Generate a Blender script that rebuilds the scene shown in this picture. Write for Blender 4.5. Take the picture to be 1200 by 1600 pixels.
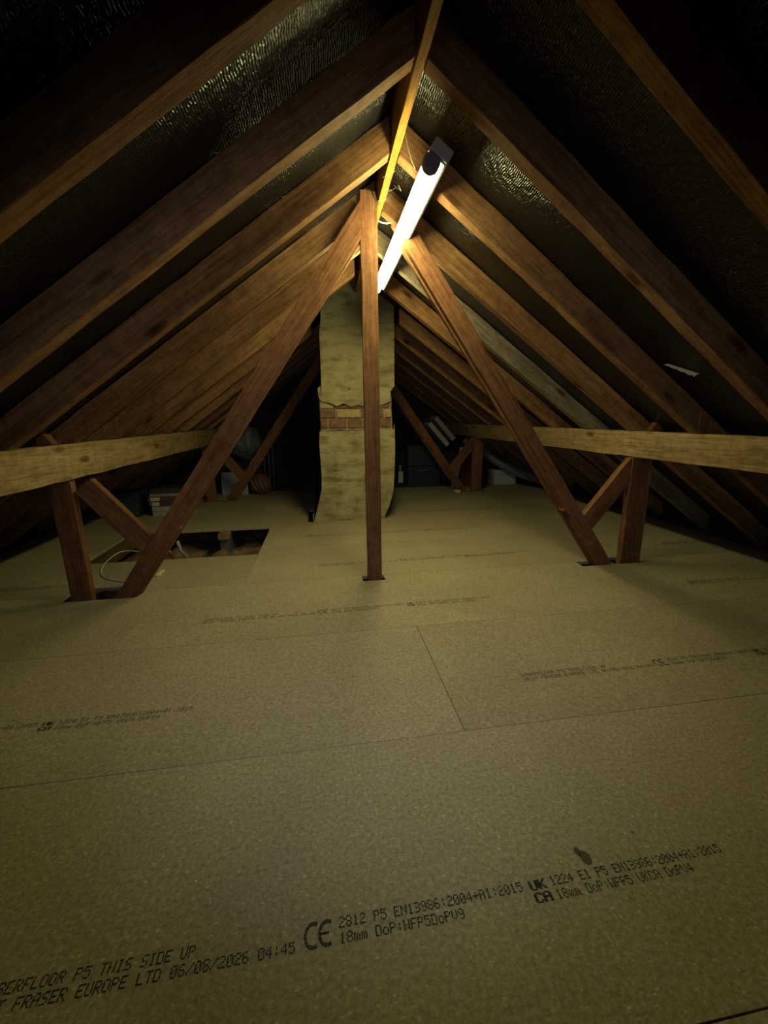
import bpy, bmesh, math, random
from mathutils import Vector, Matrix
random.seed(7)
S = bpy.context.scene
for o in list(bpy.data.objects): bpy.data.objects.remove(o)
C = S.collection

# ------------------------------------------------------------------ camera, world, exposure
cd = bpy.data.cameras.new('camera'); cam = bpy.data.objects.new('camera', cd); C.objects.link(cam)
R = Vector((0.98893068, -0.14793383, -0.01147595)); U = Vector((0.04441632, 0.22134888, 0.97418266)); F = Vector((0.14157438, 0.96390884, -0.22546937))
M = Matrix((R, U, -F)).transposed().to_4x4(); M.translation = Vector((-0.30284, 0.0, 0.8594))
cam.matrix_world = M
cd.sensor_fit = 'HORIZONTAL'; cd.sensor_width = 36.0; cd.lens = 642.41/1200*36; cd.clip_start = 0.02
S.camera = cam
w = bpy.data.worlds.new('world'); S.world = w; w.use_nodes = True
w.node_tree.nodes['Background'].inputs[0].default_value = (0.004, 0.004, 0.006, 1)
w.node_tree.nodes['Background'].inputs[1].default_value = 0.2
S.view_settings.view_transform = 'Standard'; S.view_settings.look = 'None'
S.view_settings.exposure = 0.0; S.view_settings.gamma = 1.0; S.view_settings.use_curve_mapping = False
LAMP_COLOR = (1.0, 0.95, 0.42); LAMP_STRENGTH = 70.0
# the phone's own flash, beside the lens (it lights the near timbers a neutral grey)
fl = bpy.data.lights.new('phone_flash', 'SPOT'); fo = bpy.data.objects.new('phone_flash', fl); C.objects.link(fo)
fl.energy = 22.0; fl.color = (0.84, 0.96, 1.12); fl.spot_size = math.radians(106); fl.spot_blend = 1.0; fl.shadow_soft_size = 0.006
fo.matrix_world = M @ Matrix.Translation((0.0, 0.02, 0.01))

# ------------------------------------------------------------------ materials
def mat(name, rough=0.8, spec=0.3):
    m = bpy.data.materials.new(name); m.use_nodes = True
    nt = m.node_tree; b = nt.nodes['Principled BSDF']
    b.inputs['Roughness'].default_value = rough; b.inputs['Specular IOR Level'].default_value = spec
    return m, nt, b
def N(nt, t, **kw):
    n = nt.nodes.new(t)
    for k, v in kw.items():
        if k in n.inputs: n.inputs[k].default_value = v
        else: setattr(n, k, v)
    return n
def ramp(nt, stops, fac):
    r = nt.nodes.new('ShaderNodeValToRGB'); e = r.color_ramp.elements
    while len(e) < len(stops): e.new(0.5)
    for i, (p, c) in enumerate(stops): e[i].position = p; e[i].color = (*c, 1)
    nt.links.new(fac, r.inputs[0]); return r.outputs[0]
def mixc(nt, fac, a, b, mode='MIX'):
    n = nt.nodes.new('ShaderNodeMix'); n.data_type = 'RGBA'; n.blend_type = mode
    if isinstance(fac, float): n.inputs[0].default_value = fac
    else: nt.links.new(fac, n.inputs[0])
    for i, v in ((6, a), (7, b)):
        if isinstance(v, tuple): n.inputs[i].default_value = (*v, 1)
        else: nt.links.new(v, n.inputs[i])
    return n.outputs[2]
def bump(nt, b, h, strength, dist):
    n = N(nt, 'ShaderNodeBump', Strength=strength, Distance=dist); nt.links.new(h, n.inputs['Height']); nt.links.new(n.outputs[0], b.inputs['Normal'])
def rand_coord(nt):
    tc = nt.nodes.new('ShaderNodeTexCoord'); oi = nt.nodes.new('ShaderNodeObjectInfo')
    mu = N(nt, 'ShaderNodeVectorMath', operation='MULTIPLY_ADD')
    cx = nt.nodes.new('ShaderNodeCombineXYZ')
    for i in range(3): nt.links.new(oi.outputs['Random'], cx.inputs[i])
    nt.links.new(cx.outputs[0], mu.inputs[0]); mu.inputs[1].default_value = (37, 53, 71); nt.links.new(tc.outputs['Object'], mu.inputs[2])
    return mu.outputs[0], oi.outputs['Random']
def scaled(nt, v, s):
    m = N(nt, 'ShaderNodeVectorMath', operation='MULTIPLY'); nt.links.new(v, m.inputs[0]); m.inputs[1].default_value = s; return m.outputs[0]
def wood(name, dark, mid, light, rough=0.78, rings=1.0, bstr=0.35, tint=0.25):
    """sawn softwood: grain runs along the object's local X"""
    m, nt, b = mat(name, rough, 0.08)
    v, rnd = rand_coord(nt)
    big = N(nt, 'ShaderNodeTexNoise', Scale=1.0, Detail=4.0, Roughness=0.6); nt.links.new(scaled(nt, v, (1.6, 9, 9)), big.inputs['Vector'])
    fine = N(nt, 'ShaderNodeTexNoise', Scale=1.0, Detail=5.0, Roughness=0.65); nt.links.new(scaled(nt, v, (5, 120, 120)), fine.inputs['Vector'])
    mot = N(nt, 'ShaderNodeTexNoise', Scale=22.0, Detail=7.0, Roughness=0.75); nt.links.new(v, mot.inputs['Vector'])
    c = ramp(nt, [(0.28, dark), (0.5, mid), (0.72, light)], big.outputs[0])
    g = ramp(nt, [(0.34, (0.5, 0.45, 0.42)), (0.58, (1, 1, 1))], fine.outputs[0])
    c = mixc(nt, 0.8, c, g, 'MULTIPLY')
    g2 = ramp(nt, [(0.36, (0.55, 0.5, 0.47)), (0.6, (1, 1, 1))], mot.outputs[0])
    c = mixc(nt, 0.7, c, g2, 'MULTIPLY')
    # knots
    vo = N(nt, 'ShaderNodeTexVoronoi', Scale=1.0); nt.links.new(scaled(nt, v, (2.6, 7.5, 7.5)), vo.inputs['Vector'])
    k = ramp(nt, [(0.06, (0.22, 0.15, 0.12)), (0.16, (1, 1, 1))], vo.outputs['Distance'])
    c = mixc(nt, 0.85, c, k, 'MULTIPLY')
    # per-timber tint
    t = ramp(nt, [(0.0, (1 - tint, 1 - tint, 1 - tint)), (1.0, (1 + tint * .3,) * 3)], rnd)
    c = mixc(nt, 1.0, c, t, 'MULTIPLY')
    nt.links.new(c, b.inputs['Base Color'])
    sm = N(nt, 'ShaderNodeMath', operation='ADD'); nt.links.new(fine.outputs[0], sm.inputs[0]); nt.links.new(mot.outputs[0], sm.inputs[1])
    bump(nt, b, sm.outputs[0], bstr, 0.004)
    return m
def plain(name, col, rough=0.7, spec=0.3, var=0.25, scale=9.0, metal=0.0, bstr=0.0):
    m, nt, b = mat(name, rough, spec); b.inputs['Metallic'].default_value = metal
    tc = nt.nodes.new('ShaderNodeTexCoord')
    n = N(nt, 'ShaderNodeTexNoise', Scale=scale, Detail=4.0, Roughness=0.6); nt.links.new(tc.outputs['Object'], n.inputs['Vector'])
    c = ramp(nt, [(0.3, tuple(x * (1 - var) for x in col)), (0.7, tuple(min(1, x * (1 + var * .5)) for x in col))], n.outputs[0])
    nt.links.new(c, b.inputs['Base Color'])
    if bstr: bump(nt, b, n.outputs[0], bstr, 0.01)
    return m
MW = wood('rafter_wood', (0.155, 0.075, 0.034), (0.285, 0.15, 0.064), (0.41, 0.23, 0.10))
MWG = wood('weathered_rafter_wood', (0.17, 0.13, 0.085), (0.30, 0.24, 0.16), (0.45, 0.38, 0.27), tint=0.05)
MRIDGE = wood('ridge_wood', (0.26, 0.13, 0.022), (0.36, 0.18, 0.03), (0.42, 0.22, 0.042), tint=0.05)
MST = wood('strut_wood', (0.16, 0.072, 0.034), (0.25, 0.118, 0.055), (0.33, 0.165, 0.08), rough=0.6, bstr=0.2, tint=0.1)
MPU = wood('purlin_wood', (0.27, 0.18, 0.085), (0.36, 0.25, 0.12), (0.44, 0.32, 0.165), tint=0.05)
MJO = wood('joist_wood', (0.10, 0.06, 0.03), (0.17, 0.11, 0.06), (0.24, 0.16, 0.09))

def chipboard():
    m, nt, b = mat('chipboard', 0.62, 0.3)
    v, rnd = rand_coord(nt)
    a = N(nt, 'ShaderNodeTexNoise', Scale=110.0, Detail=5.0, Roughness=0.72); nt.links.new(v, a.inputs['Vector'])
    vo = N(nt, 'ShaderNodeTexVoronoi', Scale=190.0); nt.links.new(scaled(nt, v, (1, 2.2, 1)), vo.inputs['Vector'])
    big = N(nt, 'ShaderNodeTexNoise', Scale=2.2, Detail=3.0, Roughness=0.55); nt.links.new(v, big.inputs['Vector'])
    c = ramp(nt, [(0.3, (0.25, 0.205, 0.135)), (0.5, (0.40, 0.335, 0.225)), (0.72, (0.53, 0.455, 0.32))], a.outputs[0])
    fl = ramp(nt, [(0.0, (0.72, 0.68, 0.6)), (0.55, (1, 1, 1)), (0.84, (1, 1, 1)), (0.97, (1.9, 1.85, 1.75))], vo.outputs['Color'])
    c = mixc(nt, 0.7, c, fl, 'MULTIPLY')
    g = ramp(nt, [(0.3, (0.86, 0.85, 0.83)), (0.7, (1.04, 1.04, 1.04))], big.outputs[0])
    c = mixc(nt, 1.0, c, g, 'MULTIPLY')
    t = ramp(nt, [(0.0, (0.92, 0.92, 0.9)), (1.0, (1.05, 1.05, 1.05))], rnd)
    c = mixc(nt, 1.0, c, t, 'MULTIPLY')
    nt.links.new(c, b.inputs['Base Color'])
    bump(nt, b, a.outputs[0], 0.35, 0.0015)
    return m
MCH = chipboard()

def felt():
    m, nt, b = mat('roofing_felt', 0.25, 0.55)
    tc = nt.nodes.new('ShaderNodeTexCoord'); uv = tc.outputs['UV']
    n0 = N(nt, 'ShaderNodeTexNoise', Scale=40.0, Detail=2.0); nt.links.new(uv, n0.inputs['Vector'])
    ad = N(nt, 'ShaderNodeVectorMath', operation='MULTIPLY_ADD'); nt.links.new(n0.outputs['Color'], ad.inputs[0]); ad.inputs[1].default_value = (0.012, 0.012, 0); nt.links.new(uv, ad.inputs[2])
    w1 = N(nt, 'ShaderNodeTexWave', Scale=44.0, bands_direction='X'); nt.links.new(ad.outputs[0], w1.inputs['Vector'])
    w2 = N(nt, 'ShaderNodeTexNoise', Scale=1.0, Detail=1.0); nt.links.new(scaled(nt, uv, (260, 75, 1)), w2.inputs['Vector'])
    mx = N(nt, 'ShaderNodeMath', operation='MULTIPLY_ADD'); nt.links.new(w2.outputs[0], mx.inputs[0]); mx.inputs[1].default_value = 1.1; nt.links.new(w1.outputs[1], mx.inputs[2])
    n1 = N(nt, 'ShaderNodeTexNoise', Scale=7.0, Detail=4.0); nt.links.new(uv, n1.inputs['Vector'])
    s = N(nt, 'ShaderNodeMath', operation='MULTIPLY_ADD'); nt.links.new(n1.outputs[0], s.inputs[0]); s.inputs[1].default_value = 0.8; nt.links.new(mx.outputs[0], s.inputs[2])
    c = ramp(nt, [(0.3, (0.003, 0.003, 0.003)), (0.7, (0.008, 0.008, 0.0078))], n1.outputs[0])
    nt.links.new(c, b.inputs['Base Color'])
    bump(nt, b, s.outputs[0], 0.65, 0.0028)
    return m
MFELT = felt()

def parge():
    m, nt, b = mat('lime_parge', 0.9, 0.15)
    tc = nt.nodes.new('ShaderNodeTexCoord'); v = tc.outputs['Object']
    a = N(nt, 'ShaderNodeTexNoise', Scale=7.0, Detail=6.0, Roughness=0.62); nt.links.new(v, a.inputs['Vector'])
    s2 = N(nt, 'ShaderNodeTexNoise', Scale=1.0, Detail=4.0, Roughness=0.6); nt.links.new(scaled(nt, v, (5, 5, 16)), s2.inputs['Vector'])
    f = N(nt, 'ShaderNodeTexNoise', Scale=120.0, Detail=3.0); nt.links.new(v, f.inputs['Vector'])
    c = ramp(nt, [(0.28, (0.20, 0.155, 0.07)), (0.5, (0.38, 0.325, 0.165)), (0.75, (0.47, 0.41, 0.23))], a.outputs[0])
    g = ramp(nt, [(0.36, (0.5, 0.46, 0.38)), (0.5, (1, 1, 1))], s2.outputs[0]); c = mixc(nt, 0.7, c, g, 'MULTIPLY')
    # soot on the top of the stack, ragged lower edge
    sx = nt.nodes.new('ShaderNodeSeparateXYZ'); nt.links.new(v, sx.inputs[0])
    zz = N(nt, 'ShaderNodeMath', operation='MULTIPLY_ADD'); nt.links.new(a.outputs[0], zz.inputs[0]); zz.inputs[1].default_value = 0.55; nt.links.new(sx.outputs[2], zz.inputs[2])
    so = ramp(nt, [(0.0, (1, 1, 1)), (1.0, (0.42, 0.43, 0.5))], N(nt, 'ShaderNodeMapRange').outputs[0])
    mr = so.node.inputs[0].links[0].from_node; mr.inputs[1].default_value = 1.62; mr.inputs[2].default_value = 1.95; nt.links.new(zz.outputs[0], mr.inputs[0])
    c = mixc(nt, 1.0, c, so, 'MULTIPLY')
    vo = N(nt, 'ShaderNodeTexVoronoi', Scale=6.5); nt.links.new(v, vo.inputs['Vector'])
    sp = ramp(nt, [(0.02, (0.25, 0.18, 0.1)), (0.07, (1, 1, 1))], vo.outputs['Distance']); c = mixc(nt, 0.8, c, sp, 'MULTIPLY')
    nt.links.new(c, b.inputs['Base Color'])
    sm = N(nt, 'ShaderNodeMath', operation='MULTIPLY_ADD'); nt.links.new(f.outputs[0], sm.inputs[0]); sm.inputs[1].default_value = 0.1; nt.links.new(s2.outputs[0], sm.inputs[2])
    bump(nt, b, sm.outputs[0], 0.8, 0.02)
    return m
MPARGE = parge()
MMORTAR = plain('brick_mortar', (0.34, 0.27, 0.15), 0.95, 0.1, 0.4, 30, bstr=0.4)
MBRICK = plain('red_brick', (0.23, 0.125, 0.068), 0.9, 0.15, 0.45, 25, bstr=0.4)
MBRICKP = plain('pale_brick', (0.44, 0.33, 0.15), 0.9, 0.15, 0.3, 30, bstr=0.4)
MPRINT = plain('black_print', (0.035, 0.032, 0.03), 0.75, 0.2, 0.6, 160)
nt = MPRINT.node_tree; n_ = N(nt, 'ShaderNodeTexNoise', Scale=230.0, Detail=3.0); t_ = nt.nodes.new('ShaderNodeTexCoord'); nt.links.new(t_.outputs['Object'], n_.inputs['Vector'])
nt.links.new(ramp(nt, [(0.34, (.3, .3, .3)), (0.48, (.95, .95, .95))], n_.outputs[0]), nt.nodes['Principled BSDF'].inputs['Alpha'])
MWALL = plain('party_wall_brick', (0.05, 0.04, 0.035), 0.95, 0.1, 0.4, 6, bstr=0.5)
MCEIL = plain('ceiling_lath', (0.10, 0.08, 0.06), 0.95, 0.1, 0.4, 8)
MWOOL = plain('mineral_wool', (0.22, 0.15, 0.085), 1.0, 0.05, 0.6, 14, bstr=0.9)
MSPINE = plain('painted_steel', (0.30, 0.29, 0.32), 0.5, 0.4, 0.1, 5)
MHOLD = plain('dark_plastic', (0.12, 0.118, 0.125), 0.5, 0.4, 0.1, 5)
MREF = plain('white_enamel', (0.75, 0.72, 0.6), 0.45, 0.4, 0.05, 5)
MCABLE = plain('white_cable', (0.66, 0.65, 0.60), 0.45, 0.4, 0.08, 12)
MSTEEL = plain('zinc_steel', (0.6, 0.58, 0.52), 0.3, 0.5, 0.1, 12, metal=1.0)
MCOPPER = plain('copper_pipe', (0.5, 0.22, 0.12), 0.4, 0.5, 0.2, 12, metal=0.8)
MWHITE = plain('white_board', (0.46, 0.455, 0.43), 0.5, 0.3, 0.1, 4)
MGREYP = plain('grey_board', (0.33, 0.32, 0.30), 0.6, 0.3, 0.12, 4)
MDARK = plain('black_fabric', (0.018, 0.019, 0.022), 0.8, 0.2, 0.4, 12, bstr=0.3)
MNAVY = plain('navy_case', (0.022, 0.028, 0.036), 0.5, 0.4, 0.3, 9)
MRED = plain('dark_red_card', (0.12, 0.03, 0.022), 0.75, 0.2, 0.25, 7)
MDUCT = plain('grey_duct', (0.14, 0.137, 0.145), 0.5, 0.35, 0.15, 15)
MPINK = plain('striped_red', (0.16, 0.06, 0.05), 0.7, 0.2, 0.3, 10)
MPAPER = plain('paper', (0.62, 0.56, 0.42), 0.9, 0.1, 0.15, 40)
m, nt, b = mat('clear_polythene', 0.18, 0.6)
b.inputs['Base Color'].default_value = (0.40, 0.44, 0.40, 1); b.inputs['Alpha'].default_value = 0.25
MPOLY = m
m, nt, b = mat('web_strands', 0.6, 0.3); b.inputs['Base Color'].default_value = (0.28, 0.25, 0.2, 1); MWEB = m
m = bpy.data.materials.new('lamp_glow'); m.use_nodes = True; nt = m.node_tree; nt.nodes.clear()
em = N(nt, 'ShaderNodeEmission'); em.inputs[0].default_value = (*LAMP_COLOR, 1); em.inputs[1].default_value = LAMP_STRENGTH
ou = nt.nodes.new('ShaderNodeOutputMaterial'); nt.links.new(em.outputs[0], ou.inputs[0]); MGLOW = m

# ------------------------------------------------------------------ object helpers
def link(name, me, m, parent=None, world=None):
    o = bpy.data.objects.new(name, me); C.objects.link(o)
    if m and not me.materials: me.materials.append(m)
    W = world if world is not None else Matrix()
    if parent is not None:
        o.parent = parent; W = parent_world(parent).inverted() @ W
    o.matrix_basis = W
    return o
def parent_world(o):
    W = o.matrix_basis.copy()
    while o.parent: o = o.parent; W = o.matrix_basis @ W
    return W
def obj(name, bm, m, parent=None, world=None, smooth=False):
    bmesh.ops.recalc_face_normals(bm, faces=bm.faces)
    me = bpy.data.meshes.new(name); bm.to_mesh(me); bm.free()
    if smooth:
        for p in me.polygons: p.use_smooth = True
    return link(name, me, m, parent, world)
def tag(o, label=None, cat=None, group=None, kind=None):
    for k, v in (('label', label), ('category', cat), ('group', group), ('kind', kind)):
        if v: o[k] = v
    return o
def empty(name, loc, label=None, cat=None, group=None, kind=None):
    o = bpy.data.objects.new(name, None); C.objects.link(o); o.location = loc; o.empty_display_size = 0.05
    o.matrix_basis = Matrix.Translation(loc)
    return tag(o, label, cat, group, kind)
def add_box(bm, lo, hi, mtx=None, bev=0.0):
    g = bmesh.ops.create_cube(bm, size=1.0)
    vs = g['verts']
    for v in vs: v.co = Vector((lo[i] + (v.co[i] + .5) * (hi[i] - lo[i]) for i in range(3)))
    if bev:
        es = list({e for v in vs for e in v.link_edges})
        r = bmesh.ops.bevel(bm, geom=es, offset=bev, segments=1, affect='EDGES'); vs = list({v for f in r['faces'] for v in f.verts} | {v for v in vs if v.is_valid})
    if mtx is not None:
        for v in vs: v.co = mtx @ v.co
    return vs
def box(name, lo, hi, m, parent=None, bev=0.002, world=None):
    """box with its origin at its own base centre"""
    c = Vector(((lo[0] + hi[0]) / 2, (lo[1] + hi[1]) / 2, lo[2]))
    bm = bmesh.new(); add_box(bm, Vector(lo) - c, Vector(hi) - c, None, bev)
    W = Matrix.Translation(c)
    return obj(name, bm, m, parent, (world @ W) if world is not None else W)
def add_tube(bm, pts, r, seg=8, cap=True):
    pts = [Vector(p) for p in pts]; rings = []
    for i, p in enumerate(pts):
        t = (pts[min(i + 1, len(pts) - 1)] - pts[max(i - 1, 0)]).normalized()
        a = t.orthogonal().normalized() if i == 0 else (prev - t * prev.dot(t)).normalized()
        prev = a; bb = t.cross(a)
        rr = r[i] if isinstance(r, (list, tuple)) else r
        rings.append([bm.verts.new(p + (a * math.cos(2 * math.pi * k / seg) + bb * math.sin(2 * math.pi * k / seg)) * rr) for k in range(seg)])
    for i in range(len(rings) - 1):
        for k in range(seg): bm.faces.new((rings[i][k], rings[i][(k + 1) % seg], rings[i + 1][(k + 1) % seg], rings[i + 1][k]))
    if cap: bm.faces.new(rings[0][::-1]); bm.faces.new(rings[-1])
def tube(name, pts, r, m, parent=None, seg=8, sub=0):
    pts = [Vector(p) for p in pts]
    for _ in range(sub):
        q = [pts[0]]
        for i in range(len(pts) - 1): q += [pts[i] * .75 + pts[i + 1] * .25, pts[i] * .25 + pts[i + 1] * .75]
        pts = q + [pts[-1]]
    c = pts[0].copy(); bm = bmesh.new(); add_tube(bm, [p - c for p in pts], r, seg)
    return obj(name, bm, m, parent, Matrix.Translation(c), True)
def timber(name, c0, c1, m, parent=None, n=None, jit=0.0012, bev=0.0025, ts=None, lift=None):
    """sawn timber lofted from end ring c0 to end ring c1 (4 corners each); local X runs along it"""
    c0 = [Vector(p) for p in c0]; c1 = [Vector(p) for p in c1]
    a = sum(c0, Vector()) / 4; e = sum(c1, Vector()) / 4; x = (e - a).normalized()
    z = (c0[3] - c0[0]); z = (z - x * z.dot(x)).normalized(); y = z.cross(x)
    W = Matrix((x, y, z)).transposed().to_4x4(); W.translation = a; Wi = W.inverted()
    L = (e - a).length; n = n or max(2, int(L / 0.09))
    bm = bmesh.new(); rings = []
    ts = sorted(ts + [i / n for i in range(n + 1)]) if ts else [i / n for i in range(n + 1)]
    n = len(ts) - 1
    for i, t in enumerate(ts):
        ring = []
        for ci, (p, q) in enumerate(zip(c0, c1)):
            v = p.lerp(q, t)
            if lift and ci < 2: v.z += lift(t)
            v = Wi @ v
            if 0 < i < n: v.y += random.uniform(-jit, jit); v.z += random.uniform(-jit, jit)
            ring.append(bm.verts.new(v))
        rings.append(ring)
    for i in range(n):
        for k in range(4): bm.faces.new((rings[i][k], rings[i][(k + 1) % 4], rings[i + 1][(k + 1) % 4], rings[i + 1][k]))
    bm.faces.new(rings[0][::-1]); bm.faces.new(rings[-1])
    if bev:
        longs = [bm.edges.get((rings[i][k], rings[i + 1][k])) for i in range(n) for k in range(4)]
        bmesh.ops.bevel(bm, geom=longs, offset=bev, segments=1, affect='EDGES')
    return obj(name, bm, m, parent, W)
def plank(name, p0, p1, off, y0, y1, m, parent=None, **kw):
    """timber lying in an XZ plane: bottom edge p0->p1 (x,z), other edge shifted by off0/off1, from y0 to y1"""
    o0, o1 = off
    r = lambda p, o: [(p[0], y0, p[1]), (p[0], y1, p[1]), (p[0] + o[0], y1, p[1] + o[1]), (p[0] + o[0], y0, p[1] + o[1])]
    return timber(name, r(p0, o0), r(p1, o1), m, parent, **kw)
def prism(bm, poly, y0, y1):
    a = [bm.verts.new((x, y0, z)) for x, z in poly]; b2 = [bm.verts.new((x, y1, z)) for x, z in poly]
    fs = [bm.faces.new(a), bm.faces.new(b2[::-1])]
    for i in range(len(a)): j = (i + 1) % len(a); bm.faces.new((a[i], b2[i], b2[j], a[j]))
    bmesh.ops.triangulate(bm, faces=fs)

# ------------------------------------------------------------------ measures of the loft
TP, ZR = 0.719, 1.79                       # roof pitch (tan), underside of the rafters at the ridge
CO = math.cos(math.atan(TP)); SI = math.sin(math.atan(TP))
DEP = 0.095; DV = DEP / CO                 # rafter depth
RY = [0.925 + 0.4135 * k for k in range(12)]   # far face of every rafter pair
RT = 0.05
EAVE = 2.46; Y0, Y1 = -1.6, 5.75

# ------------------------------------------------------------------ setting
def rect_board(x0, x1, y0, y1, holes, th=0.018, g=0.0011):
    x0 += g; x1 -= g; y0 += g; y1 -= g
    hs = [h for h in holes if h[0] < x1 and h[1] > x0 and h[2] < y1 and h[3] > y0]
    xs = sorted({x0, x1, *[min(max(v, x0), x1) for h in hs for v in h[:2]]}); ys = sorted({y0, y1, *[min(max(v, y0), y1) for h in hs for v in h[2:]]})
    solid = lambda i, j: 0 <= i < len(xs) - 1 and 0 <= j < len(ys) - 1 and not any(h[0] < (xs[i] + xs[i + 1]) / 2 < h[1] and h[2] < (ys[j] + ys[j + 1]) / 2 < h[3] for h in hs)
    bm = bmesh.new(); V = {}
    cx, cy = (x0 + x1) / 2, (y0 + y1) / 2
    def v(i, j, z):
        if (i, j, z) not in V: V[i, j, z] = bm.verts.new((xs[i] - cx, ys[j] - cy, z))
        return V[i, j, z]
    for i in range(len(xs) - 1):
        for j in range(len(ys) - 1):
            if not solid(i, j): continue
            q = [(i, j), (i + 1, j), (i + 1, j + 1), (i, j + 1)]
            bm.faces.new([v(*p, 0) for p in q]); bm.faces.new([v(*p, -th) for p in reversed(q)])
            for d, (a, c) in (((0, -1), (q[0], q[1])), ((1, 0), (q[1], q[2])), ((0, 1), (q[2], q[3])), ((-1, 0), (q[3], q[0]))):
                if not solid(i + d[0], j + d[1]): bm.faces.new((v(*a, 0), v(*a, -th), v(*c, -th), v(*c, 0)))
    return bm, Vector((cx, cy, 0))
# hole rectangles cut in the boards: x0, x1, y0, y1
HOLES = [(-1.612, -1.262, 2.057, 2.215), (1.165, 1.352, 2.060, 2.135), (1.372, 1.535, 2.066, 2.17), (-0.118, 0.004, 2.064, 2.135),
         (-1.80, -0.745, 2.63, 3.33), (-0.45, 0.21, 3.425, 3.9),
         (-1.62, -1.24, 4.52, 4.66), (1.2, 1.6, 4.52, 4.66)]
bm = bmesh.new(); add_box(bm, (-EAVE - .1, Y0, -0.30), (EAVE + .1, Y1, -0.27))
floor = obj('floor', bm, MCEIL); tag(floor, kind='structure')
BOARDS = []
def row(y, cuts):
    for a, c in zip(cuts[:-1], cuts[1:]):
        bm, o = rect_board(a, c, y, y + 0.6, HOLES)
        BOARDS.append(((a, c, y, y + .6), obj('board', bm, MCH, floor, Matrix.Translation(o))))
E = EAVE - 0.01
row(-1.46, (-E, 0.3, E)); row(-0.86, (-E, -0.9, 1.5, E)); row(-0.26, (-E, -0.2, 2.2, E))
row(0.341, (-E, -1.14, 1.26, E)); row(0.941, (-2.343, 0.057, E)); row(1.541, (-E, -1.135, 1.27, E))
row(2.141, (-E, -0.745, 1.655, E)); row(2.741, (-E, -1.80, -0.745, 1.66, E)); row(3.341, (-E, -0.42, 0.22, E))
row(3.941, (-E, -0.9, 1.5, E)); row(4.541, (-E, -1.3, 1.1, E)); row(5.141, (-E, 0.2, E))

# ---- printed lettering: a 5x7 ink-jet font
G = {'A': "01110 10001 10001 11111 10001 10001 10001", 'B': "11110 10001 10001 11110 10001 10001 11110", 'C': "01110 10001 10000 10000 10000 10001 01110",
 'D': "11110 10001 10001 10001 10001 10001 11110", 'E': "11111 10000 10000 11110 10000 10000 11111", 'F': "11111 10000 10000 11110 10000 10000 10000",
 'H': "10001 10001 10001 11111 10001 10001 10001", 'I': "01110 00100 00100 00100 00100 00100 01110", 'K': "10001 10010 10100 11000 10100 10010 10001",
 'L': "10000 10000 10000 10000 10000 10000 11111", 'N': "10001 11001 10101 10101 10011 10001 10001", 'O': "01110 10001 10001 10001 10001 10001 01110",
 'P': "11110 10001 10001 11110 10000 10000 10000", 'R': "11110 10001 10001 11110 10100 10010 10001", 'S': "01111 10000 10000 01110 00001 00001 11110",
 'T': "11111 00100 00100 00100 00100 00100 00100", 'U': "10001 10001 10001 10001 10001 10001 01110", 'V': "10001 10001 10001 10001 10001 01010 00100",
 'W': "10001 10001 10001 10101 10101 11011 10001", 'm': "00000 00000 11010 10101 10101 10101 10101", 'o': "00000 00000 01110 10001 10001 10001 01110",
 '0': "01110 10001 10011 10101 11001 10001 01110", '1': "00100 01100 00100 00100 00100 00100 01110", '2': "01110 10001 00001 00110 01000 10000 11111",
 '3': "11110 00001 00001 01110 00001 00001 11110", '4': "00010 00110 01010 10010 11111 00010 00010", '5': "11111 10000 11110 00001 00001 10001 01110",
 '6': "01110 10000 10000 11110 10001 10001 01110", '8': "01110 10001 10001 01110 10001 10001 01110", '9': "01110 10001 10001 01111 00001 00001 01110",
 ':': "00000 00100 00100 00000 00100 00100 00000", '/': "00001 00001 00010 00100 01000 10000 10000", '+': "00000 00100 00100 11111 00100 00100 00000", ' ': "00000 " * 7}
def quad(bm, x0, x1, y0, y1): bm.faces.new([bm.verts.new((x, y, 0)) for x, y in ((x0, y0), (x1, y0), (x1, y1), (x0, y1))])
def put_text(bm, s, x0, x1, y0, h, bold=0.0):
    adv = (x1 - x0) / (len(s) * 6 - 1); ph = h / 7
    for ci, ch in enumerate(s):
        rows = G[ch].split()
        for c in range(5):
            r = 0
            while r < 7:
                if rows[r][c] == '1':
                    r2 = r
                    while r2 + 1 < 7 and rows[r2 + 1][c] == '1': r2 += 1
                    x = x0 + (ci * 6 + c) * adv
                    quad(bm, x, x + adv * (1.12 + bold), y0 + h - (r2 + 1) * ph + ph * .05, y0 + h - r * ph - ph * .05); r = r2 + 1
                else: r += 1
def arc(bm, cx, cy, ro, ri, a0, a1, sx=1.0, n=14):
    for i in range(n):
        t0 = math.radians(a0 + (a1 - a0) * i / n); t1 = math.radians(a0 + (a1 - a0) * (i + .9) / n)
        bm.faces.new([bm.verts.new((cx + r * math.cos(t) * sx, cy + r * math.sin(t), 0)) for r, t in ((ri, t0), (ro, t0), (ro, t1), (ri, t1))])
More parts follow.
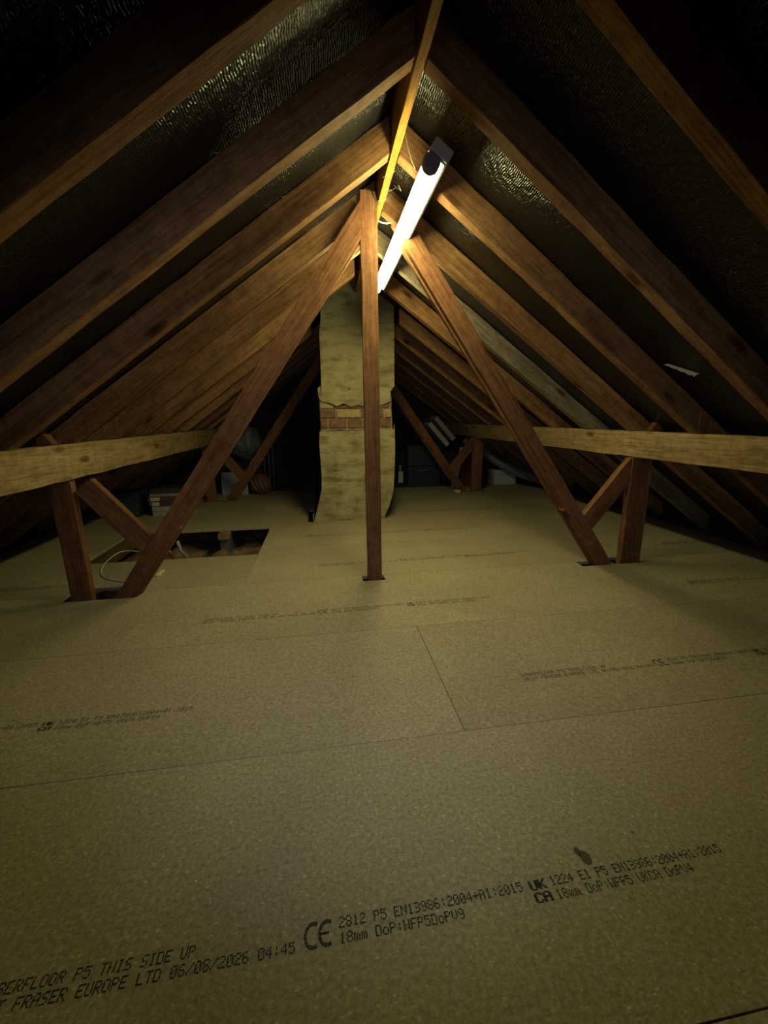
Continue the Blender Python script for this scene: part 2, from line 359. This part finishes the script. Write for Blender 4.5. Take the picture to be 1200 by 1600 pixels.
def lettering_mesh(xmin=-9, xmax=9):
    bm = bmesh.new()
    put_text(bm, 'CABERFLOOR P5 THIS SIDE UP', 0.0, 0.315, 0.003, 0.0165)
    put_text(bm, 'WEST FRASER EUROPE LTD 06/08/2026 04:45', 0.0, 0.478, -0.0195, 0.0165)
    arc(bm, 0.508, 0.0, 0.020, 0.0138, 60, 300, 0.8); arc(bm, 0.532, 0.0, 0.020, 0.0138, 60, 300, 0.8); quad(bm, 0.519, 0.535, -0.002, 0.002)
    put_text(bm, '2812 P5 EN13986:2004+A1:2015', 0.552, 0.893, 0.003, 0.0165)
    put_text(bm, '18mm DoP:WFP5DoPV9', 0.552, 0.772, -0.0195, 0.0165)
    put_text(bm, 'UK', 0.907, 0.938, 0.001, 0.017, 0.9); put_text(bm, 'CA', 0.907, 0.938, -0.0195, 0.017, 0.9)
    put_text(bm, '1224 E1 P5 EN13986:2004+A1:2015', 0.95, 1.32, 0.003, 0.0165)
    put_text(bm, '18mm DoP:WFP5 UKCA DoPV4', 0.95, 1.235, -0.0195, 0.0165)
    bad = [f for f in bm.faces if not xmin < f.calc_center_median().x < xmax]
    bmesh.ops.delete(bm, geom=bad, context='FACES')
    me = bpy.data.meshes.new('printed_lettering'); bm.to_mesh(me); bm.free(); me.materials.append(MPRINT); return me
LM = lettering_mesh()
def print_on(x, y, me=None, tilt=0.0):
    p = next(b for (a, c, d, e), b in BOARDS if a < max(x, -2.0) + .35 < c and d < y < e)
    link('printed_lettering', me or LM, None, p, Matrix.Translation((x, y, 0.0004)) @ Matrix.Rotation(tilt, 4, 'Z'))
print_on(-0.863, 0.528, tilt=0.010); print_on(0.33, 1.142); print_on(-2.05, 1.152); print_on(-0.848, 1.737, tilt=0.01); print_on(-0.355, 2.352, tilt=0.01)
print_on(-0.452, 2.995); print_on(0.5, 3.64, tilt=0.02); print_on(1.549, 1.745, lettering_mesh(-9, 0.85)); print_on(1.94, 2.36, lettering_mesh(-9, 0.42))
print_on(-2.55, 2.27, lettering_mesh(0.12, 0.95)); print_on(-0.6, 4.14)

# screw heads and a spill on the boards
MSTAIN = plain('brown_spill', (.10, .07, .035), .8, .2, .4, 60); MSTAIN.node_tree.nodes['Principled BSDF'].inputs['Alpha'].default_value = .35
for nm, x, y, r, mm in (('screw_head', .329, 1.21, .0035, MHOLD), ('screw_head', .308, .609, .003, MHOLD), ('screw_head', .114, .882, .003, MHOLD), ('screw_head', -.152, .974, .003, MWHITE), ('screw_head', -.892, 1.56, .003, MWHITE), ('spill', .179, .577, .011, MSTAIN), ('spill', .170, .590, .007, MSTAIN)):
    p = next(bb for (a, c, d, e), bb in BOARDS if a < x < c and d < y < e)
    bm = bmesh.new(); bmesh.ops.create_cone(bm, cap_ends=True, segments=10, radius1=r, radius2=r * .8, depth=.0008, matrix=Matrix.Scale(1.3 if nm == 'spill' else 1, 4, (0, 1, 0)))
    obj(nm, bm, mm, p, Matrix.Translation((x, y, .0005)))
# joists and insulation under the boards
for x in (-2.2, -1.8, -0.68, -0.28, 0.12, 0.52, 0.92, 1.32, 1.72, 2.12):
    timber('joist', [(x - .025, Y0, -.118), (x + .025, Y0, -.118), (x + .025, Y0, -.019), (x - .025, Y0, -.019)],
           [(x - .025, Y1, -.118), (x + .025, Y1, -.118), (x + .025, Y1, -.019), (x - .025, Y1, -.019)], MJO, floor, n=2)
timber('joist', [(-1.135, 3.27, -.26), (-1.065, 3.27, -.26), (-1.065, 3.27, -.062), (-1.135, 3.27, -.062)], [(-1.135, Y1, -.26), (-1.065, Y1, -.26), (-1.065, Y1, -.062), (-1.135, Y1, -.062)], MHOLD, floor, n=2)
timber('packing_block', [(-1.14, 3.235, -.06), (-1.06, 3.235, -.06), (-1.06, 3.235, -.019), (-1.14, 3.235, -.019)], [(-1.14, 3.36, -.06), (-1.06, 3.36, -.06), (-1.06, 3.36, -.019), (-1.14, 3.36, -.019)], MPU, floor, n=2)
bm = bmesh.new()
from mathutils import noise
nx, ny = 60, 34
gv = [[bm.verts.new((-2.4 + 1.72 * i / nx, 2.2 + 2.0 * j / ny, -0.20 + 0.07 * noise.noise(Vector((i * .17, j * .17, 3))) + 0.035 * noise.noise(Vector((i * .5, j * .5, 9))))) for j in range(ny + 1)] for i in range(nx + 1)]
for i in range(nx):
    for j in range(ny): bm.faces.new((gv[i][j], gv[i + 1][j], gv[i + 1][j + 1], gv[i][j + 1]))
ins = obj('loft_insulation', bm, MWOOL, floor, smooth=True); ins['kind'] = 'stuff'

# ---- felt slopes
def felt_slope(s):
    bm = bmesh.new(); uvl = bm.loops.layers.uv.new('UV')
    xs = [0.0] + [EAVE * i / 24 for i in range(1, 25)] + [EAVE + .12]
    ys = []; y = Y0
    edges = [-1.556, -1.143, -0.729, -0.3155] + [0.098, 0.5115] + RY
    for j in range(int((Y1 - Y0) / 0.05) + 1): ys.append(Y0 + 0.05 * j)
    grid = []
    for y in ys:
        ph = ((y - (RY[0] - RT / 2)) / 0.4135) % 1.0
        sag = 0.028 * math.sin(math.pi * ph) ** 1.5
        col = []
        for i, x in enumerate(xs):
            z = ZR + DV + 0.006 - TP * x - sag * (0.6 + 0.4 * math.sin(x * 5 + y * 3)) - 0.003 * noise.noise(Vector((x * 7, y * 7, 1)))
            if ph > 0.9 or ph < .1: z = max(z, ZR + DV + 0.003 - TP * x)
            col.append((bm.verts.new((s * x, y, z)), x, y))
        grid.append(col)
    for j in range(len(ys) - 1):
        for i in range(len(xs) - 1):
            q = [grid[j][i], grid[j][i + 1], grid[j + 1][i + 1], grid[j + 1][i]]
            f = bm.faces.new([a[0] for a in q])
            for l, a in zip(f.loops, q): l[uvl].uv = (a[1] / CO, a[2])
    # outer skin
    top = [bm.verts.new((s * x, y, ZR + DV + 0.03 - TP * x)) for y in (Y0, Y1) for x in (0, EAVE + .12)]
    bm.faces.new((top[0], top[1], top[3], top[2]))
    return bm
ceil = obj('ceiling', felt_slope(-1), MFELT, smooth=True); tag(ceil, kind='structure')
obj('felt_slope', felt_slope(1), MFELT, ceil, smooth=True)
# torn curl of the felt catching the light on the right slope
bm = bmesh.new(); L = []
for i in range(13):
    t = i / 12; x = 1.155 + .07 * t; a = Vector((x, 1.655 - .09 * t, ZR + DV - .012 - TP * x)); wv = 0.001 + 0.008 * t
    L.append([bm.verts.new(a + Vector((0, 0, -wv * (1 + .35 * math.sin(i * 2.1))))), bm.verts.new(a + Vector((.004, -0.006, -wv * .4 * math.cos(i * 1.7)))), bm.verts.new(a + Vector((.012, -.012, wv * .2)))])
for i in range(12):
    for k in range(2): bm.faces.new((L[i][k], L[i + 1][k], L[i + 1][k + 1], L[i][k + 1]))
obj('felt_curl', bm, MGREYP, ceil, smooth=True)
# end walls and eaves closing the loft
for nm, y in (('wall_far', Y1), ('wall_near', Y0 - .1)):
    bm = bmesh.new(); prism(bm, [(-EAVE - .1, -.3), (EAVE + .1, -.3), (EAVE + .1, .1), (0, ZR + DV + .05), (-EAVE - .1, .1)], y, y + .1)
    tag(obj(nm, bm, MWALL), kind='structure')
for nm, s in (('wall_left', -1), ('wall_right', 1)):
    bm = bmesh.new(); add_box(bm, (s * (EAVE + .1) - .03, Y0, -.3), (s * (EAVE + .1) + .03, Y1 + .1, .2)); tag(obj(nm, bm, MWALL), kind='structure')

# ------------------------------------------------------------------ roof timbers
ORD = ['first', 'second', 'third', 'fourth', 'fifth', 'sixth', 'seventh', 'eighth', 'ninth', 'tenth', 'eleventh', 'twelfth']
NOTE = {(-1, 0): 'dark sawn rafter nearest the camera on the left slope, at the upper left corner', (1, 0): 'dark rafter nearest the camera on the right slope, at the upper right corner',
        (-1, 1): 'long knotty brown rafter on the left slope, second from the camera', (1, 1): 'wide brown rafter on the right slope, second from the camera',
        (-1, 2): 'brown rafter on the left slope, third from the camera, with bright lit underside', (1, 2): 'orange brown rafter on the right slope, third from the camera',
        (1, 4): 'grey mottled weathered rafter on the right slope, crossing behind the leaning strut'}
for k, yf in enumerate(RY):
    for s in (-1, 1):
        side = 'left' if s < 0 else 'right'
        xt = 0.0185 if not (s < 0 and k == 5) else 0.045
        if 6 <= k <= 7: xt = 0.33 if s > 0 else 0.35     # trimmed round the chimney
        mm = MWG if (s > 0 and k == 4) else MW
        xe = EAVE
        # birdsmouth cut over the purlin
        na, nb, nz = (1.435, 1.492, .7565) if s < 0 else (1.422, 1.479, .7675)
        tx = lambda x: (xe - x) / (xe - xt)
        lift = lambda t: max(0.0, nz - (ZR - TP * (xe + (xt - xe) * t))) if tx(nb) - 1e-6 <= t <= tx(na) + 1e-6 else 0.0
        o = plank('rafter', (s * xe, ZR - TP * xe), (s * xt, ZR - TP * xt), ((0, DV), (0, DV)), yf - RT, yf, mm, ts=[tx(nb) - .0006, tx(nb), tx(na), tx(na) + .0006], lift=lift)
        tag(o, NOTE.get((s, k), 'sawn softwood rafter on the %s slope, %s from the camera' % (side, ORD[k])), 'rafter', 'rafters of the %s roof slope' % side)
# ridge board in two lengths
o = timber('ridge_board', [(-.009, Y0, ZR - .008), (.015, Y0, ZR - .008), (.015, Y0, ZR + .155), (-.009, Y0, ZR + .155)], [(-.009, .72, ZR - .008), (.015, .72, ZR - .008), (.015, .72, ZR + .155), (-.009, .72, ZR + .155)], MW)
tag(o, 'short darker end of the ridge board at the top edge of the picture', 'ridge board')
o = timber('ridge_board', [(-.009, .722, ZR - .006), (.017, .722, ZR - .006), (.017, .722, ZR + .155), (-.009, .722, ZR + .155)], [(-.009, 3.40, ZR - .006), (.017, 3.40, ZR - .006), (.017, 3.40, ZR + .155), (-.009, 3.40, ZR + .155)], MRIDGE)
tag(o, 'bright yellow lit ridge board running along the apex beside the strip lamp', 'ridge board')
# purlins
def purlin(s, xi, zb, zt, lab):
    xo = xi + s * 0.05; r = lambda y: [(xi, y, zb), (xo, y, zb), (xo, y, zt), (xi, y, zt)]
    tag(timber('purlin', r(Y0), r(5.7), MPU, jit=0.002), lab, 'purlin')
purlin(-1, -1.438, 0.597, 0.754, 'pale sawn purlin beam running under the left rafters')
purlin(1, 1.425, 0.624, 0.765, 'pale sawn purlin beam running under the right rafters')

# trusses: hanger, twin struts, posts, braces
def truss(y, first):
    lab = 'near roof truss of brown timber with central hanger and two leaning struts' if first else 'far roof truss in shadow behind the chimney breast'
    t = empty('roof_truss', (0, y, -.019), lab, 'truss', 'roof trusses')
    zb = -0.10
    mm = MST
    if first:
        r = lambda z: [(-.089, y + .024, z), (-.012, y + .024, z), (-.012, y + .055, z), (-.089, y + .055, z)]
        timber('hanger', r(zb), r(ZR + .05), mm, t, bev=0.004)
    for s in (-1, 1):
        for i, (ya, yb, dx, zt) in enumerate(((y, y + .028, 0, 1.70), (y + .0325, y + .0585, -s * .010, 1.665))):
            # outer edge runs through x=1.365 at the floor; width .085 across
            g = 1.42; wx = 0.104
            xo = lambda z: s * (1.352 - z / g) + dx
            zt2 = zt if s > 0 else (1.79 if i == 0 else 1.74)
            xa, xb = xo(zb), xo(zt2)
            if s < 0 and first:
                # upper end is sawn vertically where it meets the hanger
                xc = -.091
                zo = (1.352 + xc - dx * 0) * g if i == 0 else (1.352 + xc + dx) * g
                zo = (1.352 + (xc - dx)) * g; zi = (1.352 - wx + (xc - dx)) * g
                ring0 = [(xa + wx, ya, zb), (xa + wx, yb, zb), (xa, yb, zb), (xa, ya, zb)]
                ring1 = [(xc, ya, zi), (xc, yb, zi), (xc, yb, zo), (xc, ya, zo)]
                timber('strut', ring0, ring1, mm, t)
            else:
                plank('strut', (xa - s * wx, zb), (xb - s * wx, zt2), ((s * wx, 0), (s * wx, 0)), ya, yb, mm, t)
        xi, xo_ = (-1.452, -1.545) if s < 0 else (1.40, 1.525)
        zt = 0.595 if s < 0 else 0.622
        # post carrying the purlin
        r = lambda z: [(xi, y, z), (xo_, y, z), (xo_, y + .038, z), (xi, y + .038, z)]
        timber('post', r(zb), r(zt), mm, t, bev=0.004)
        # brace butted on the strut's outer edge and running up to the purlin; its head shows again above the purlin
        ob, ib = 1.0247, 0.8997
        zo, zi = (1.354 - ob) / 1.494, (1.354 - ib) / 1.494
        ya, yb = y + .004, y + .044
        top = min(zt, 0.54)
        X = lambda b, z: s * (b + .79 * z)
        zpo = (abs(xi) - .004 - ob) / .79          # the outer edge stops at the post's inner face
        R0 = [(X(ob, zo), ya, zo), (X(ob, zo), yb, zo), (X(ib, zi), yb, zi), (X(ib, zi), ya, zi)]
        R1 = [(X(ob, zpo), ya, zpo), (X(ob, zpo), yb, zpo), (s * (abs(xi) - .004), yb, zt), (X(ib, zt), ya, zt)]
        R1[2] = (X(ib, zt), yb, zt)
        timber('brace', R0, R1, mm, t)
        h = .757 if s < 0 else .768
        timber('brace_head', [(s * 1.495, ya, h), (s * 1.495, yb, h), (s * 1.565, yb, h), (s * 1.565, ya, h)], [(s * 1.525, ya, h + .045), (s * 1.525, yb, h + .045), (s * 1.565, yb, h + .045), (s * 1.565, ya, h + .045)], mm, t)
        # bolt with square washer at the strut foot
        bm = bmesh.new(); bmesh.ops.create_cone(bm, cap_ends=True, segments=6, radius1=.009, radius2=.009, depth=.012, matrix=Matrix.Translation((s * 1.2, y - .006, .14)) @ Matrix.Rotation(math.pi / 2, 4, 'X'))
        obj('bolt', bm, MHOLD, t)
    return t
T1 = truss(2.06, True)
T2 = truss(4.55, False)
# connector plates seen on the inner edge of the struts
box('connector', (-1.022, 2.058, 0.338), (-1.002, 2.12, 0.354), MRIDGE, T1)
box('connector', (1.000, 2.058, 0.338), (1.020, 2.12, 0.354), MRIDGE, T1)

# ------------------------------------------------------------------ strip lamp under the right-hand rafters
LY0, LY1 = 1.475, 2.84
A = Matrix(((CO, 0, SI), (0, 1, 0), (-SI, 0, CO))).to_4x4()      # local x down the slope, z away from the loft
A.translation = Vector((0.125, LY0, ZR - TP * 0.125))
lamp = empty('strip_lamp', A.translation, 'long lit strip lamp fixed under the right rafters beside the ridge', 'lamp')
bm = bmesh.new(); add_box(bm, (-.031, 0, -.044), (.038, LY1 - LY0, -.003), A, .003); obj('spine', bm, MSPINE, lamp, None)
bm = bmesh.new(); add_box(bm, (-.032, .012, -.0475), (.034, LY1 - LY0 - .012, -.0442), A, .002); obj('reflector', bm, MREF, lamp)
zc = -.0735; RTUBE = .0245
bm = bmesh.new(); add_tube(bm, [A @ Vector((-.004, y, zc)) for y in (.035, .5, 1.0, LY1 - LY0 - .035)], RTUBE, 24); obj('lit_tube', bm, MGLOW, lamp, smooth=True)
for y in (.0, LY1 - LY0 - .03):
    bm = bmesh.new(); add_tube(bm, [A @ Vector((-.004, yy, zc + .004)) for yy in (y + .001, y + .005, y + .028, y + .032)], [.024, .0285, .0285, .026], 24)
    add_box(bm, (-.016, y + .006, zc + .016), (.008, y + .026, -.0477), A); obj('lamp_holder', bm, MHOLD, lamp)
for v in lamp.children: pass

# ------------------------------------------------------------------ chimney breast
ch = empty('chimney_breast', (0, 3.65, 0), 'yellowish parged brick chimney breast behind the central hanger, bare brick band showing', 'chimney')
right = [(.206, -.02), (.212, .03), (.245, .10), (.262, .16), (.281, .22), (.290, .30), (.298, .45), (.302, .60), (.300, .72), (.296, .80)]
left = [(-.404, -.02), (-.404, .06), (-.375, .12), (-.345, .19), (-.322, .28), (-.318, .40), (-.322, .55), (-.326, .66), (-.318, .75)]
bm = bmesh.new(); prism(bm, [(-.30, -.25), (.20, -.25), (.22, .1), (.276, .35), (.283, .8), (.275, .93), (.284, 1.2), (.284, 1.9), (-.27, 1.9), (-.284, 1.1), (-.31, 1.0), (-.305, .4), (-.33, .2), (-.38, .05), (-.38, -.02)], 3.452, 3.86)
obj('brick_core', bm, MMORTAR, ch)
def jag(x0, x1, z, amp, n, seed):
    rr = random.Random(seed); return [(x0 + (x1 - x0) * i / n, z + rr.uniform(-amp, amp)) for i in range(n + 1)]
low = [*left, *jag(-.30, .29, .756, .006, 22, 3), *right[::-1]]
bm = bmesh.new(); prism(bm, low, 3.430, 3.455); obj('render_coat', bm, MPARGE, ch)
edge = [(-.312, 1.012), (-.30, .995), (-.285, .985), (-.262, .978), (-.235, .975), (-.21, .968), (-.19, .955), (-.17, .948), (-.15, .955), (-.12, .968), (-.10, .962), (-.08, .95), (-.06, .943), (-.03, .948), (.0, .955), (.05, .948), (.10, .945), (.14, .945), (.18, .952), (.21, .962), (.24, .972), (.262, .985), (.272, 1.0)]
up = [(-.268, 1.9), (-.27, 1.62), (-.286, 1.5), (-.288, 1.12), (-.302, 1.10), (-.318, 1.085), (-.316, 1.04), *edge, (.272, 1.03), (.268, 1.06), (.285, 1.085), (.298, 1.10), (.299, 1.3), (.297, 1.9)]
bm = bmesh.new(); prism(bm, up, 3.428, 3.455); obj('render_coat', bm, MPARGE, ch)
def brick(x0, x1, z0, z1, pale=False, dy=0.0):
    rr = random.uniform
    bm = bmesh.new(); vs = add_box(bm, (x0, 3.441 + dy, z0), (x1, 3.50, z1), None, .003)
    for v in bm.verts: v.co += Vector((rr(-.002, .002), rr(-.0015, .0015), rr(-.002, .002)))
    obj('brick', bm, MBRICKP if pale else MBRICK, ch)
for x0, x1, p in ((-.305, -.205, True), (-.195, -.085, False), (-.075, .03, False), (.04, .15, False), (.16, .255, False)): brick(x0, x1, .930, .995, p, .002)
for x0, x1, p in ((-.308, -.185, False), (-.172, .016, True), (.027, .13, False), (.14, .205, False), (.225, .272, True)): brick(x0, x1, .856, .920, p, -.003 if p else 0)
for x0, x1, p in ((-.306, -.252, False), (-.235, -.098, False), (-.086, .03, False), (.042, .16, False), (.172, .272, False)): brick(x0, x1, .776, .845, p)
for x, z in ((.236, .862), (.232, .248)):
    bm = bmesh.new(); bmesh.ops.create_uvsphere(bm, u_segments=8, v_segments=6, radius=.007, matrix=Matrix.Translation((x, 3.425, z))); obj('nail_head', bm, MSTEEL, ch, smooth=True)

# ------------------------------------------------------------------ cables
def cable(name, pts, r, label, m=MCABLE): return tag(tube(name, pts, r, m, None, 8, 2), label, 'cable')
cable('cable', [(-1.46, 2.755, .004), (-1.56, 2.80, .02), (-1.645, 2.80, .02), (-1.665, 2.70, .006), (-1.645, 2.57, .004), (-1.587, 2.42, .004), (-1.523, 2.344, .004), (-1.435, 2.291, .004), (-1.36, 2.262, .004), (-1.30, 2.225, .004), (-1.265, 2.20, .004), (-1.262, 2.24, .004), (-1.284, 2.285, .004)], .0036, 'white cable looping over the boards by the left strut foot')
cable('lamp_cable', [(.06, 2.14, 1.742), (.04, 2.145, 1.738), (.02, 2.15, 1.742), (.0, 2.16, 1.755), (-.012, 2.19, 1.77)], .003, 'short white flex running from the lamp to the ridge')
cable('pull_string', [(.0172, 1.60, 1.79), (.030, 1.612, 1.755), (.044, 1.622, 1.722), (.060, 1.63, 1.70)], .0010, 'thin string hanging between the ridge and the lamp', MWEB)
o = box('cable_clip', (-1.262, 2.33, .0005), (-1.238, 2.42, .010), MPAPER); tag(o, 'small cream offcut lying beside the left strut foot', 'offcut')
cob = bmesh.new(); rr = random.Random(5)
for i in range(9):
    a = Vector((rr.uniform(-.02, .04), rr.uniform(1.78, 2.05), rr.uniform(1.735, 1.775))); c = a + Vector((rr.uniform(-.06, .02), rr.uniform(-.08, .08), rr.uniform(-.03, .01)))
    mid = (a + c) / 2 + Vector((rr.uniform(-.02, .02), 0, -rr.uniform(.005, .02))); add_tube(cob, [a, (a + mid) / 2, mid, (mid + c) / 2, c], .0004, 4)
o = obj('cobweb', cob, MWEB); tag(o, 'dusty cobweb threads hanging under the ridge by the lamp', 'cobweb', kind='stuff')
# pipes in the open hatch
p = tube('pipe', [(-1.30, 3.05, -.16), (-1.335, 2.98, -.05), (-1.34, 2.96, .02)], .011, MWHITE); tag(p, 'white plastic pipe rising in the open floor gap', 'pipe')
p = tube('pipe', [(-1.38, 3.02, -.17), (-1.39, 2.95, -.08), (-1.395, 2.93, -.03)], .010, MCOPPER); tag(p, 'short copper pipe beside the white pipe in the floor gap', 'pipe')

# ------------------------------------------------------------------ things stored at the far end
def book(x, y, z, w, d, h, m, lab, rz=0.0, cat='book', grp='books in the stacks on the left', light=None, page=None):
    t = empty('book', (x, y, z), lab, cat, grp); W = Matrix.Translation((x, y, z)) @ Matrix.Rotation(rz, 4, 'Z')
    t.matrix_basis = W
    for nm, lo, hi, mm in (('cover', (-w / 2, -d / 2, 0), (w / 2, d / 2, h * .12), m), ('cover', (-w / 2, -d / 2, h * .88), (w / 2, d / 2, h), m), ('spine', (-w / 2, -d / 2, h * .12), (w / 2, -d / 2 + .004, h * .88), m), ('pages', (-w / 2 + .004, -d / 2 + .0045, h * .12), (w / 2 - .004, d / 2 - .006, h * .88), page or MPAPER)):
        bm = bmesh.new(); add_box(bm, lo, hi); obj(nm, bm, mm, t, W)
    if light:
        bm = bmesh.new(); add_box(bm, (-w / 2 + .005, -d / 2 - .001, h * .14), (-w / 2 + light, -d / 2, h * .86)); obj('spine_label', bm, MPAPER, t, W)
cols = {'cream': plain('cream_cover', (.42, .38, .29), .6, .3, .1, 6), 'tan': plain('tan_cover', (.32, .24, .18), .6, .3, .15, 6), 'maroon': plain('maroon_cover', (.12, .05, .05), .6, .3, .2, 6), 'charcoal': plain('charcoal_cover', (.05, .048, .05), .5, .3, .2, 6),
        'blue': plain('blue_cover', (.03, .035, .07), .5, .3, .2, 6), 'purple': plain('purple_cover', (.06, .045, .07), .5, .3, .2, 6), 'black': MDARK}
z = 0.001
for nm, h, lab, lt in (('cream', .046, 'cream book at the bottom of the right-hand book stack', None), ('cream', .040, 'cream book second from the bottom of the right-hand book stack', None), ('maroon', .047, 'maroon book with pale spine end, third up in the right-hand stack', .07), ('maroon', .044, 'dark red book with pale spine end, fourth up in the right-hand stack', .085), ('tan', .026, 'thin tan book under the top of the right-hand stack', None), ('charcoal', .042, 'charcoal book on top of the right-hand book stack', None)):
    book(-1.70 + random.uniform(-.008, .008), 4.02, z, .31, .22, h, cols[nm], lab, random.uniform(-.03, .03), light=lt); z += h + .0008
z = 0.001
for nm, h, lab in (('purple', .05, 'purple book at the bottom of the left-hand dark book stack'), ('charcoal', .045, 'charcoal book second up in the left-hand dark stack'), ('purple', .04, 'purple book third up in the left-hand dark stack'), ('blue', .05, 'navy book fourth up in the left-hand dark stack'), ('blue', .04, 'navy book on top of the left-hand dark stack')):
    book(-2.09 + random.uniform(-.006, .006), 4.02, z, .26, .22, h, cols[nm], lab, random.uniform(-.03, .03), page=MDARK); z += h + .0008

def panel(name, x0, x1, y, z0, z1, th, m, label, cat, lean=0.0, roll=0.0):
    W = Matrix.Translation(((x0 + x1) / 2, y, z0)) @ Matrix.Rotation(lean, 4, 'X') @ Matrix.Rotation(roll, 4, 'Y')
    bm = bmesh.new(); add_box(bm, (-(x1 - x0) / 2, 0, 0), ((x1 - x0) / 2, th, z1 - z0), None, .003); return tag(obj(name, bm, m, None, W), label, cat)
panel('white_card', -1.46, -1.17, 4.86, .001, .265, .02, MGREYP, 'white square panel leaning behind the far left strut', 'panel', -.12)
def crate(name, x0, x1, y0, y1, z0, z1, m, label, cat, lid=.25, handle=False):
    t = empty(name, ((x0 + x1) / 2, (y0 + y1) / 2, z0), label, cat)
    zs = z1 - (z1 - z0) * lid
    box('body', (x0 + .004, y0 + .004, z0 + .001), (x1 - .004, y1 - .004, zs), m, t, .006)
    box('lid', (x0, y0, zs + .001), (x1, y1, z1), m, t, .006)
    if handle:
        xm = (x0 + x1) / 2; tube('handle', [(xm - .06, y0 - .001, zs - .05), (xm - .05, y0 - .025, zs - .05), (xm + .05, y0 - .025, zs - .05), (xm + .06, y0 - .001, zs - .05)], .006, MHOLD, t)
    return t
crate('storage_box', -1.53, -1.02, 5.0, 5.4, 0, .36, MDARK, 'black storage box under the polythene bag on the far left', 'box')
crate('storage_box', -1.0, -.60, 5.05, 5.45, 0, .62, MDARK, 'tall black storage box between the polythene bag and the chimney', 'box', .12)
# polythene bag of soft things on the black box
bag = empty('polythene_bag', (-1.21, 5.2, .36), 'clear polythene bag of bedding on the black box at far left', 'bag')
def blob(name, c, rad, m, parent, seed, amp=.18, flat=None):
    bm = bmesh.new(); bmesh.ops.create_icosphere(bm, subdivisions=4, radius=1.0)
    for v in bm.verts:
        n = 1 + amp * noise.noise(v.co * 1.8 + Vector((seed, 0, 0))) + amp * .45 * noise.noise(v.co * 5 + Vector((0, seed, 0)))
        v.co = Vector((v.co.x * rad[0], v.co.y * rad[1], v.co.z * rad[2])) * n
        if flat is not None and v.co.z + c[2] < flat: v.co.z = flat - c[2]
    return obj(name, bm, m, parent, Matrix.Translation(c), True)
blob('bedding', (-1.21, 5.2, .56), (.17, .16, .17), plain('sage_bedding', (.07, .085, .07), .9, .1, .3, 8), bag, 2.0, .2, .366)
blob('film', (-1.21, 5.2, .575), (.18, .18, .205), MPOLY, bag, 2.0, .25, .362)
sb = empty('striped_bag', (-1.03, 4.86, 0), 'crumpled red and clear striped bag beside the white panel', 'bag')
blob('body', (-1.03, 4.86, .12), (.115, .07, .125), MPINK, sb, 7.0, .2, .002)
for i in range(4): tube('stripe', [(-1.13 + .045 * i, 4.80, .20 - .012 * i), (-1.10 + .045 * i, 4.785, .13), (-1.06 + .04 * i, 4.795, .05)], .005, MPOLY if i % 2 else MGREYP, sb)
for i, x in enumerate((-.985, -.93, -.885)):
    p = tube('garment_rail', [(x, 4.98, 0), (x, 4.985, .3), (x + .004, 4.98, .62)], .008, plain('dim_rail%d' % i, (.10, .10, .10), .5, .4)); tag(p, ['left of three dark upright poles', 'middle of three dark upright poles', 'right of three dark upright poles'][i] + ' in front of the tall black box', 'pole', 'dark upright poles')
# right side
crate('suitcase', .72, 1.14, 4.95, 5.25, 0, .52, MNAVY, 'dark navy suitcase standing behind the far right strut', 'suitcase', .5, True)
sc = crate('holdall', .42, .705, 4.98, 5.25, 0, .46, MDARK, 'black holdall with white tag between chimney and navy suitcase', 'bag', .2)
bm = bmesh.new(); add_box(bm, (.615, 4.974, .06), (.67, 4.979, .20)); obj('white_tag', bm, MPAPER, sc)
bm = bmesh.new(); add_box(bm, (.625, 4.972, .21), (.645, 4.979, .28)); obj('white_tag', bm, MGREYP, sc)
crate('storage_box', 1.16, 1.315, 4.95, 5.25, 0, .44, MDARK, 'narrow black box under the pale shelf boards on the far right', 'box', .2)
# two pale boards lying up the slope on the suitcase and the box beside it
for i, (dx, dz, m_, lab) in enumerate(((0, 0, MWHITE, 'lower of two pale shelf boards propped on the navy suitcase'), (.075, .07, MGREYP, 'upper of two pale shelf boards propped on the navy suitcase'))):
    W = Matrix.Translation((1.22 + dx, 4.97, .49 + dz)) @ Matrix.Rotation(math.radians(48), 4, 'Y')
    bm = bmesh.new(); add_box(bm, (-.36, 0, 0), (.0, .25, .055), None, .003); tag(obj('shelf_board', bm, m_, None, W), lab, 'board', 'pale boards on the suitcase')
crate('red_box', 1.33, 1.62, 4.84, 5.10, 0, .33, MRED, 'dark red cardboard box behind the far right post', 'box')
p = panel('white_strip', 1.235, 1.29, 4.80, .001, .50, .02, MWHITE, 'narrow pale board leaning between the far brace and red box', 'board', 0, .22)
crate('white_box', 1.82, 2.12, 4.88, 5.1, 0, .19, MWHITE, 'low white box on the boards at the far right', 'box', .3)
d = tube('duct', [(1.50, 5.1, .56), (1.60, 5.02, .50), (1.75, 4.90, .37), (1.92, 4.78, .25), (2.08, 4.62, .17), (2.3, 4.4, .10)], .062, MDUCT, None, 16, 2); tag(d, 'thick grey flexible duct sagging along the right eaves', 'duct')
p = tube('paper_roll', [(1.17, 4.49, .022), (1.22, 4.40, .022)], .021, MWHITE, None, 14); tag(p, 'small white paper roll at the foot of the far right strut', 'roll')
